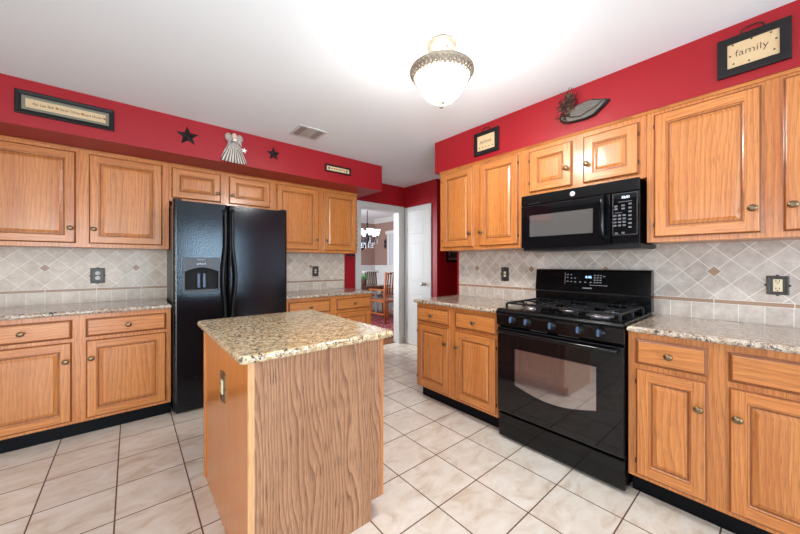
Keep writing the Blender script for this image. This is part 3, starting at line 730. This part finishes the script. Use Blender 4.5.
b.build('flower_print', plain('rust_print', rgb(140, 84, 60), .7), f1)
b = B()
for x in (.062, .412):
    for k in range(5): b.box(x - .001, x + .001, -.0106, -.009, .052 + k * .01, .057 + k * .01)
b.build('stitched_border', plain('rust_thread', rgb(160, 104, 76), .7), f1)
f2 = framed('framed_sampler', 'tiny dark frame with pale strip on red soffit right of the stars', 'picture', (1.60, SY, 2.240), 0, .312, .080, .016, ['blackwood', 'parch'])
b = B()
for x in (.045, .262): b.sphere((x, -.009, .04), .010, .002, .014)
for k in range(16): b.box(.072 + k * .0105, .079 + k * .0105, -.0086, -.007, .036 + .003 * (k % 3), .045 + .003 * (k % 2))
b.build('sewn_motif', 'ink', f2)
def star(label, cx, cz, R):
    b = B(); h = .030; pts = []
    for k in range(10):
        a = PI / 2 + k * PI / 5 + .06; r = R if k % 2 == 0 else R * .42; pts.append((r * math.cos(a), r * math.sin(a)))
    c = b.bm.verts.new((0, -h, 0)); ring = [b.bm.verts.new((x, -.002, z)) for x, z in pts]; bk = [b.bm.verts.new((x, 0, z)) for x, z in pts]
    for k in range(10):
        j = (k + 1) % 10; b.bm.faces.new((c, ring[k], ring[j])); b.bm.faces.new((ring[k], bk[k], bk[j], ring[j]))
    b.bm.faces.new(bk[::-1])
    return tag(b.build('metal_star', M['starm'], None, (cx, SY, cz)), label, 'ornament', 'metal stars on the red soffit')
M['starm'] = plain('dark_metal_star', rgb(44, 40, 44), .4, .5, wob=.3)
star('larger black metal barn star left of the angel doll', .361, 2.296, .083)
star('smaller black metal barn star right of the angel doll', 1.057, 2.303, .070)
an = thing('angel_doll', 'fabric angel doll in striped grey dress hung between two stars', 'doll', (.708, SY, 2.143))
def dress_mat():
    t = NT('striped_homespun', .85); s = t.sep(t.coord()); a = t.m_('ARCTAN2', s['X'], t.m_('SUBTRACT', .24, s['Z']))
    f = t.m_('SINE', t.m_('MULTIPLY', a, 62)); n = t.noise(t.coord(), 90, 3)
    t.color(t.ramp(t.m_('ADD', t.m_('MULTIPLY', f, .35), n), [(.25, rgb(92, 78, 72)), (.55, rgb(172, 160, 150)), (.8, rgb(214, 206, 196))])); return t.m
M['dress'] = dress_mat()
b = B(); loops = []
for k in range(9):
    u = k / 8; z = .20 - u * .185; hw = .026 + .082 * u ** .72; L = []
    for i in range(36):
        a = PI * i / 35; fold = 1 + .10 * u * math.sin(i * 1.55)
        L.append((-hw * math.cos(a), -.004 - (.012 + .034 * u) * math.sin(a) * fold, z - .024 * u * math.sin(a) ** 1 * 1.0))
    L.append((hw * .98, -.002, z)); L.append((-hw * .98, -.002, z)); loops.append(L)
b.loft(loops); b.build('dress', 'dress', an)
b = B(); b.sphere((0, -.022, .235), .021, .02, .027); b.build('head', plain('peach_cloth_face', rgb(216, 176, 156), .8), an)
b = B()
for s in (-1, 1):
    b.sphere((s * .044, -.012, .222), .030, .010, .036); b.tube([(s * .02, -.02, .195), (s * .045, -.028, .180), (s * .050, -.034, .15)], [.014, .012, .008], 8)
b.build('wing', 'dress', an)
b = B(); b.sphere((0, -.012, .252), .026, .016, .018); b.build('hair', plain('brown_yarn_hair', rgb(98, 68, 50), .9), an)
b = B(); b.box(-.016, .016, -.045, -.038, .185, .209, .003); b.build('collar', plain('off_white_cloth', rgb(222, 214, 202), .9), an)
b = B(); pts = []
for k in range(10): a = PI / 2 + k * PI / 5 - .15; r = .026 if k % 2 == 0 else .011; pts.append((.074 + r * math.cos(a), .118 + r * math.sin(a)))
b.prism(pts, -.050, -.044); b.build('felt_star', plain('white_felt', rgb(238, 232, 226), .9), an)

SX = 2.312
def pl(y): return y      # soffit ornaments of the stove side use local x = left end minus y
bw = thing('wooden_sign', 'small black framed wooden plaque on red soffit above cabinet left of microwave', 'sign', (SX, 1.724, 2.175), RB)
def plaque(r, W_, H_, m, mtop):
    b = B(); ring_panel(b, 0, W_, 0, H_, [(0, 0), (0, .016), (.004, .018), (m, .018), (m, .012)]); b.bm.faces.ensure_lookup_table(); b.bm.faces.remove(b.bm.faces[-1]); b.build('frame', 'blackwood', r)
    bx(m, W_ - m, -.012, -.004, m, H_ - m).build('card', 'parch', r)
    b = B(); w2 = W_ * .33; c = W_ * .5
    b.tube([(c - w2 / 2, -.009, H_ - .004), (c - w2 / 2 + .006, -.011, H_ + .018), (c - w2 / 2 + .022, -.012, H_ + .026), (c + w2 / 2 - .022, -.012, H_ + .026), (c + w2 / 2 - .006, -.011, H_ + .018), (c + w2 / 2, -.009, H_ - .004)], .0035, 8)
    b.build('wire_handle', plain('rusty_wire', rgb(60, 30, 26), .5, .4), r)
plaque(bw, .242, .196, .034, .034)
text('lettering', 'believe', .046, 'ink', bw, (.118, -.0124, .108), sx=.9, bold=-.0006)
b = B()
for k in range(5): b.lathe([(.005, -.012), (.005, -.0128)], (.057 + k * .032, 0, .060), 'y', 8)
b.build('dot_print', 'ink', bw)
fm = thing('wooden_sign', 'large black framed wooden sign lettered family on red soffit at far right', 'sign', (SX, .207, 2.183), RB)
plaque(fm, .242, .192, .036, .036)
text('lettering', 'family', .046, 'ink', fm, (.118, -.0124, .102), sx=1.05, bold=-.0006)
b = B()
for x, z in [(.055, .150), (.118, .152), (.180, .148), (.046, .098), (.196, .112), (.058, .056), (.110, .050), (.190, .064)]: b.lathe([(.0042, -.012), (.0042, -.0128)], (x, 0, z), 'y', 8)
b.build('dot_print', 'ink', fm)
# carved bird with dried flower bunch
bd = thing('wooden_bird', 'carved grey wooden bird with dried flower bunch on red soffit above microwave', 'ornament', (SX, .995, 2.19), RB)
def loc2(lst): return [(.995 - y, z - 2.19) for y, z in lst]
body = loc2([(.992, 2.253), (.98, 2.225), (.945, 2.207), (.888, 2.200), (.823, 2.195), (.771, 2.206), (.721, 2.244), (.687, 2.275), (.716, 2.288), (.781, 2.313), (.823, 2.313), (.877, 2.306), (.922, 2.289), (.945, 2.275), (.98, 2.272)])
def inset(poly, f):
    cx = sum(p[0] for p in poly) / len(poly); cz = sum(p[1] for p in poly) / len(poly); return [(cx + (x - cx) * f, cz + (z - cz) * f) for x, z in poly]
M['birdgrey'] = oak('weathered_grey_wood', 'x', rgb(112, 106, 98), rgb(92, 86, 80), rgb(62, 56, 52), .6, .5, 0, 40.0, False)
b = B(); b.loft([[(x, 0, z) for x, z in body], [(x, -.022, z) for x, z in body], [(x, -.030, z) for x, z in inset(body, .93)]], 0, False); b.build('body', ['blackwood'], bd)
b = B(); b.loft([[(x, -.029, z) for x, z in inset(body, .91)], [(x, -.033, z) for x, z in inset(body, .88)]], 0, False); b.build('breast', ['birdgrey'], bd)
wing = loc2([(.935, 2.253), (.920, 2.235), (.855, 2.217), (.813, 2.231), (.761, 2.246), (.721, 2.272), (.70, 2.279), (.73, 2.284), (.781, 2.303), (.823, 2.304), (.877, 2.296), (.915, 2.282)])
b = B(); b.loft([[(x, -.030, z) for x, z in wing], [(x, -.037, z) for x, z in wing]], 0, False); b.build('wing_edge', 'blackwood', bd)
b = B(); b.loft([[(x, -.036, z) for x, z in inset(wing, .93)], [(x, -.041, z) for x, z in inset(wing, .88)]], 0, False); b.build('wing', 'birdgrey', bd)
rnd = random.Random(3); b = B()
for k in range(95):
    t0 = rnd.random(); cx = .047 + rnd.gauss(0, .013) + .025 * t0; cz = .045 + .145 * t0; pts = [Vector((cx, -.03, cz))]
    d = Vector((rnd.gauss(0, 1), -.4 * rnd.random(), rnd.gauss(0, 1))).normalized()
    for i in range(5):
        d = (d + Vector((rnd.gauss(0, .5), rnd.gauss(0, .25), rnd.gauss(0, .5)))).normalized(); p = pts[-1] + d * .013
        p.y = min(p.y, -.004); pts.append(p)
    b.tube(pts, .0022, 4, mat=rnd.randrange(3))
for k in range(60):
    t0 = rnd.random(); b.sphere((.050 + rnd.gauss(0, .015) + .022 * t0, -.036 - .014 * rnd.random(), .06 + .14 * t0), .011, .009, .012, mat=rnd.randrange(3), n=7, m=5)
b.build('dried_flowers', [plain('dark_brown_stem', rgb(44, 28, 22), .9), plain('tan_raffia', rgb(92, 64, 44), .9), plain('rust_petal', rgb(78, 34, 28), .9)], bd)
# ================================================================== OUTLETS, SMALL WALL PIECES
def plate(label, loc, rz, W_, H_, kind, m='pewter'):
    r = thing('wall_plate', label, 'outlet', loc, rz)
    b = B(); ring_panel(b, -W_ / 2, W_ / 2, -H_ / 2, H_ / 2, [(0, 0), (0, .004), (.003, .007), (.010, .007), (.013, .004), (.02, .0045)]); b.build('plate', m, r)
    b = B()
    for x, z in ((0, H_ / 2), (0, -H_ / 2), (W_ / 2, 0), (-W_ / 2, 0)): b.sphere((x, -.006, z), .007, .004, .007, n=10, m=6)
    b.build('boss', m, r)
    mm = 'whitepl' if kind == 'duplex' else 'ivory'
    if kind in ('duplex', 'decora_outlet'):
        b = B()
        if kind == 'duplex':
            for z in (.020, -.020): b.lathe([(.0165, -.004), (.0165, -.0075), (0, -.0075)], (0, 0, z), 'y', 20)
        else: b.box(-.0165, .0165, -.008, -.004, -.033, .033, .001)
        o = b.build('receptacle', mm, r); q = B()
        for z in (.020, -.020):
            q.box(-.0075, -.0050, -.0086, -.007, z - .001, z + .008); q.box(.0050, .0075, -.0086, -.007, z - .001, z + .008); q.lathe([(.0028, -.007), (.0028, -.0086)], (0, 0, z - .008), 'y', 8)
        q.build('slot', 'slot', o)
    elif kind == 'switch':
        o = bx(-.008, .008, -.007, -.004, -.020, .020).build('receptacle', 'dgrey', r); b = B()
        for z in (.014, -.014): b.box(-.011, .011, -.010, -.004, z - .010, z + .010, .002)
        b.build('toggle', mm, r)
    else: bx(-.0165, .0165, -.009, -.004, -.033, .033, .001).build('rocker', mm, r)
    return r
plate('pewter outlet plate on tile left of the refrigerator', (-.217, YA - .009, 1.140), 0, .094, .132, 'duplex')
plate('dark pewter plate on tile between refrigerator and dining opening', (1.799, YA - .009, 1.146), 0, .082, .126, 'switch')
plate('dark pewter plate on tile left of the black stove', (XB - .009, 1.637, 1.147), RB, .080, .126, 'switch')
plate('pewter outlet plate with ivory socket on tile right of the stove', (XB - .009, .008, 1.128), RB, .080, .100, 'decora_outlet')
plate('antique brass switch plate on the orange side of the island', (IX0 - .000, 1.690, .666), RB, .092, .130, 'rocker', 'brass')
kr = thing('key_rack', 'small dark key rack under cabinet end on red wall', 'rack', (2.27, YA, 1.345), 0)
bx(0, .12, -.012, 0, 0, .028, .003).build('board', plain('dark_violet_board', rgb(52, 30, 52), .5), kr)
for k in range(3): B().tube([(.02 + k * .04, -.012, .01), (.02 + k * .04, -.03, .002), (.02 + k * .04, -.034, -.012), (.02 + k * .04, -.026, -.018)], .003, 6).build('hook', 'pewter', kr)
sr = B(); pr = []
for k in range(61): z = 1.42 + .36 * k / 60; pr.append((.011 + .006 * math.cos(k * .63), z))
sr.prism([(0, 1.42)] + pr + [(0, 1.78)], 3.50, 3.512); tag(sr.build('scalloped_rack', 'redchair', None, (2.2175, .0, 0)), 'narrow scalloped wood strip on cabinet end by dining opening', 'rack')
dpn = framed('framed_picture', 'small dark framed picture on red hall wall beside stove side cabinets', 'picture', (3.49, 3.11, 1.262), 0, .31, .26, .03, ['blackwood', plain('dim_print', rgb(70, 66, 62), .4)])
b = B(); b.box(.04, .27, -.0095, -.008, .045, .058); b.box(.05, .07, -.0095, -.008, .10, .19); b.box(.10, .20, -.0095, -.008, .15, .165); b.build('pale_marks', plain('pale_print', rgb(170, 165, 155), .6), dpn)

# ================================================================== DINING ROOM
def rug_mat():
    t = NT('red_oriental_rug', .95); p = t.coord(); v = t.voro(p, 13, 'Distance'); n = t.noise(p, 26, 3, .6)
    c = t.ramp(n, [(.36, rgb(40, 34, 58)), (.43, rgb(128, 22, 34)), (.56, rgb(150, 28, 38)), (.62, rgb(206, 176, 160))], 'CONSTANT')
    t.color(t.mix(t.ramp(v, [(.12, 1.0), (.18, 0.0)]), c, rgb(214, 188, 170))); return t.m
rg_ = bx(2.3, 4.85, 4.2, 6.9, 0, .010, .003).build('rug', rug_mat()); tag(rg_, 'red patterned oriental rug under the dining table', 'rug')
tb = thing('dining_table', 'dark wood dining table seen through the opening', 'table', (2.9, 5.80, .011))
bx(0, 1.68, 0, .72, .705, .74, .008).build('tabletop', 'darkwood', tb); bx(.1, 1.58, .08, .64, .62, .705).build('apron', 'darkwood', tb)
for x in (.12, 1.56):
    for y in (.10, .62): B().lathe([(.025, 0), (.035, .04), (.03, .3), (.045, .5), (.045, .62)], (x, y, 0), 'z', 12).build('leg', 'darkwood', tb)
def chair(label, loc, rz, mat, seatm, crest=.034, slatm=None):
    r = thing('dining_chair', label, 'chair', loc, rz)       # local: faces +y, back at y=0
    bx(-.25, .25, .0, .46, .42, .46, .008).build('seat', seatm, r)
    for x in (-.235, .235):
        B().tube([(x, -.03, 0), (x, .0, .42), (x, -.01, .7), (x, -.06, 1.05)], .025, 8).build('leg', mat, r); bx(x - .02, x + .02, .43, .47, 0, .66).build('leg', mat, r)
        bx(x - .026, x + .026, -.01, .49, .66, .69, .006).build('arm', mat, r)
        bx(x - .012, x + .012, .0, .45, .16, .19).build('stretcher', mat, r)
    b = B(); b.tube([(-.255, -.058, 1.0), (-.12, -.068, 1.035), (.12, -.068, 1.035), (.255, -.058, 1.0)], crest, 8, flat=.5); b.build('top_rail', mat, r)
    bx(-.23, .23, -.02, .0, .56, .60).build('lower_rail', mat, r)
    for k in range(6): x = -.17 + k * .068; B().tube([(x, -.01, .58), (x, -.03, .8), (x, -.06, 1.03)], .019, 6, flat=.5).build('slat', slatm or mat, r)
    return r
chair('reddish brown wooden armchair with slatted back near side of dining table', (4.24, 5.27, .013), .06, 'redchair', 'redchair')
M['glarechair'] = plain('glare_tinted_glossy_wood', rgb(212, 206, 204), .15, coat=.5)  # glare on the far chair is put into this pale colour
chair('wooden chair with painted-in pale glare on the far side of the dining table', (4.87, 6.94, .013), PI + .06, 'glarechair', 'darkwood', .055, 'darkwood')  # dark slat colour stands for their shade against the light
pp = thing('potted_plant', 'small leafy green plant in dark pot on the dining table', 'plant', (4.02, 6.05, .752))
B().lathe([(.05, 0), (.075, .13), (.08, .14), (.07, .14), (.06, .12), (0, .12)], (0, 0, 0), 'z', 16).build('pot', plain('brown_pot', rgb(84, 58, 44), .5), pp)
rnd = random.Random(5); b = B()
for k in range(46):
    a = rnd.random() * 6.28; l = .05 + .09 * rnd.random(); z = .14 + rnd.random() * .07; d = Vector((math.cos(a), math.sin(a), .4 + rnd.random()))
    p0 = Vector((0, 0, .12)); p1 = p0 + d * l; side = Vector((-math.sin(a), math.cos(a), 0)) * .018
    m = (p0 + p1) / 2; up = Vector((0, 0, .004))
    b.loft([[p0 - side * .2, p0 + side * .2, p0 + up], [m - side, m + side, m + up * 2], [p1 - side * .15, p1 + side * .15, p1 + up]], 0, True)
b.build('leaves', plain('green_leaf', rgb(96, 150, 96), .5), pp)
ch = thing('chandelier', 'black iron chandelier with white glass shades in the dining room', 'chandelier', (3.80, 5.58, ZC))
M['crystal'] = plain('clear_crystal', rgb(190, 205, 215), .1, .4)
M['iron'] = plain('black_iron', rgb(40, 40, 46), .4, .6)
B().lathe([(.06, 0), (.065, -.02), (.03, -.035), (0, -.036)], (0, 0, 0), 'z', 20).build('canopy', 'iron', ch)
b = B()
for k in range(12): b.lathe([(.004, -.036 - k * .026), (.013, -.045 - k * .026), (.013, -.053 - k * .026), (.004, -.062 - k * .026)], (0, 0, 0), 'z', 8)
b.build('chain', 'iron', ch)
B().lathe([(.008, -.34), (.03, -.36), (.016, -.39), (.014, -.54), (.035, -.60), (.05, -.66), (.025, -.74), (.03, -.76), (0, -.80)], (0, 0, 0), 'z', 16).build('column', 'iron', ch)
M['shade'] = emit('glowing_white_shade', (.92, .97, 1, 1), 1.3, (.85, .88, .9, 1))
for k in range(6):
    a = 2 * PI * k / 6 + .2; ca, sa = math.cos(a), math.sin(a)
    pts = [(r * ca, r * sa, z) for r, z in ((.02, -.68), (.10, -.74), (.18, -.73), (.215, -.66), (.215, -.61))]
    ao = B().tube(pts, .011, 8).build('arm', 'iron', ch)
    B().lathe([(.03, -.615), (.045, -.58), (.05, -.54), (.058, -.51), (.078, -.485), (.074, -.487), (.053, -.51), (.045, -.54), (.04, -.58), (.0, -.61)], (.215 * ca, .215 * sa, 0), 'z', 16).build('shade', 'shade', ao)
    for rr, z0 in ((.215, -.68), (.12, -.77)):
        for j in range(3): q = B(); q.sphere((rr * ca, rr * sa, z0 - .042 * j), .011, .011, .021, n=8, m=5); q.build('crystal_drop', 'crystal', ao)
def sconce(label, y, z, m, h):
    b = B(); b.lathe([(.015, -h / 2), (.05, -h / 4), (.03, 0), (.05, h / 4), (.012, h / 2)], (5.13, y, z), 'z', 12, sx=.35); tag(b.build('wall_ornament', m), label, 'ornament')
sconce('dark iron wall ornament on brown dining wall, left of its pale neighbour', 6.70, 1.76, 'iron', .24)
b = B(); b.lathe([(.13, 0), (.13, -.012), (.10, -.02), (0, -.02)], (0, 0, 0), 'y', 24); tag(b.build('wall_plaque', 'iron', None, (4.70, 7.2, 1.73)), 'round dark plaque on brown dining wall behind chandelier', 'ornament')
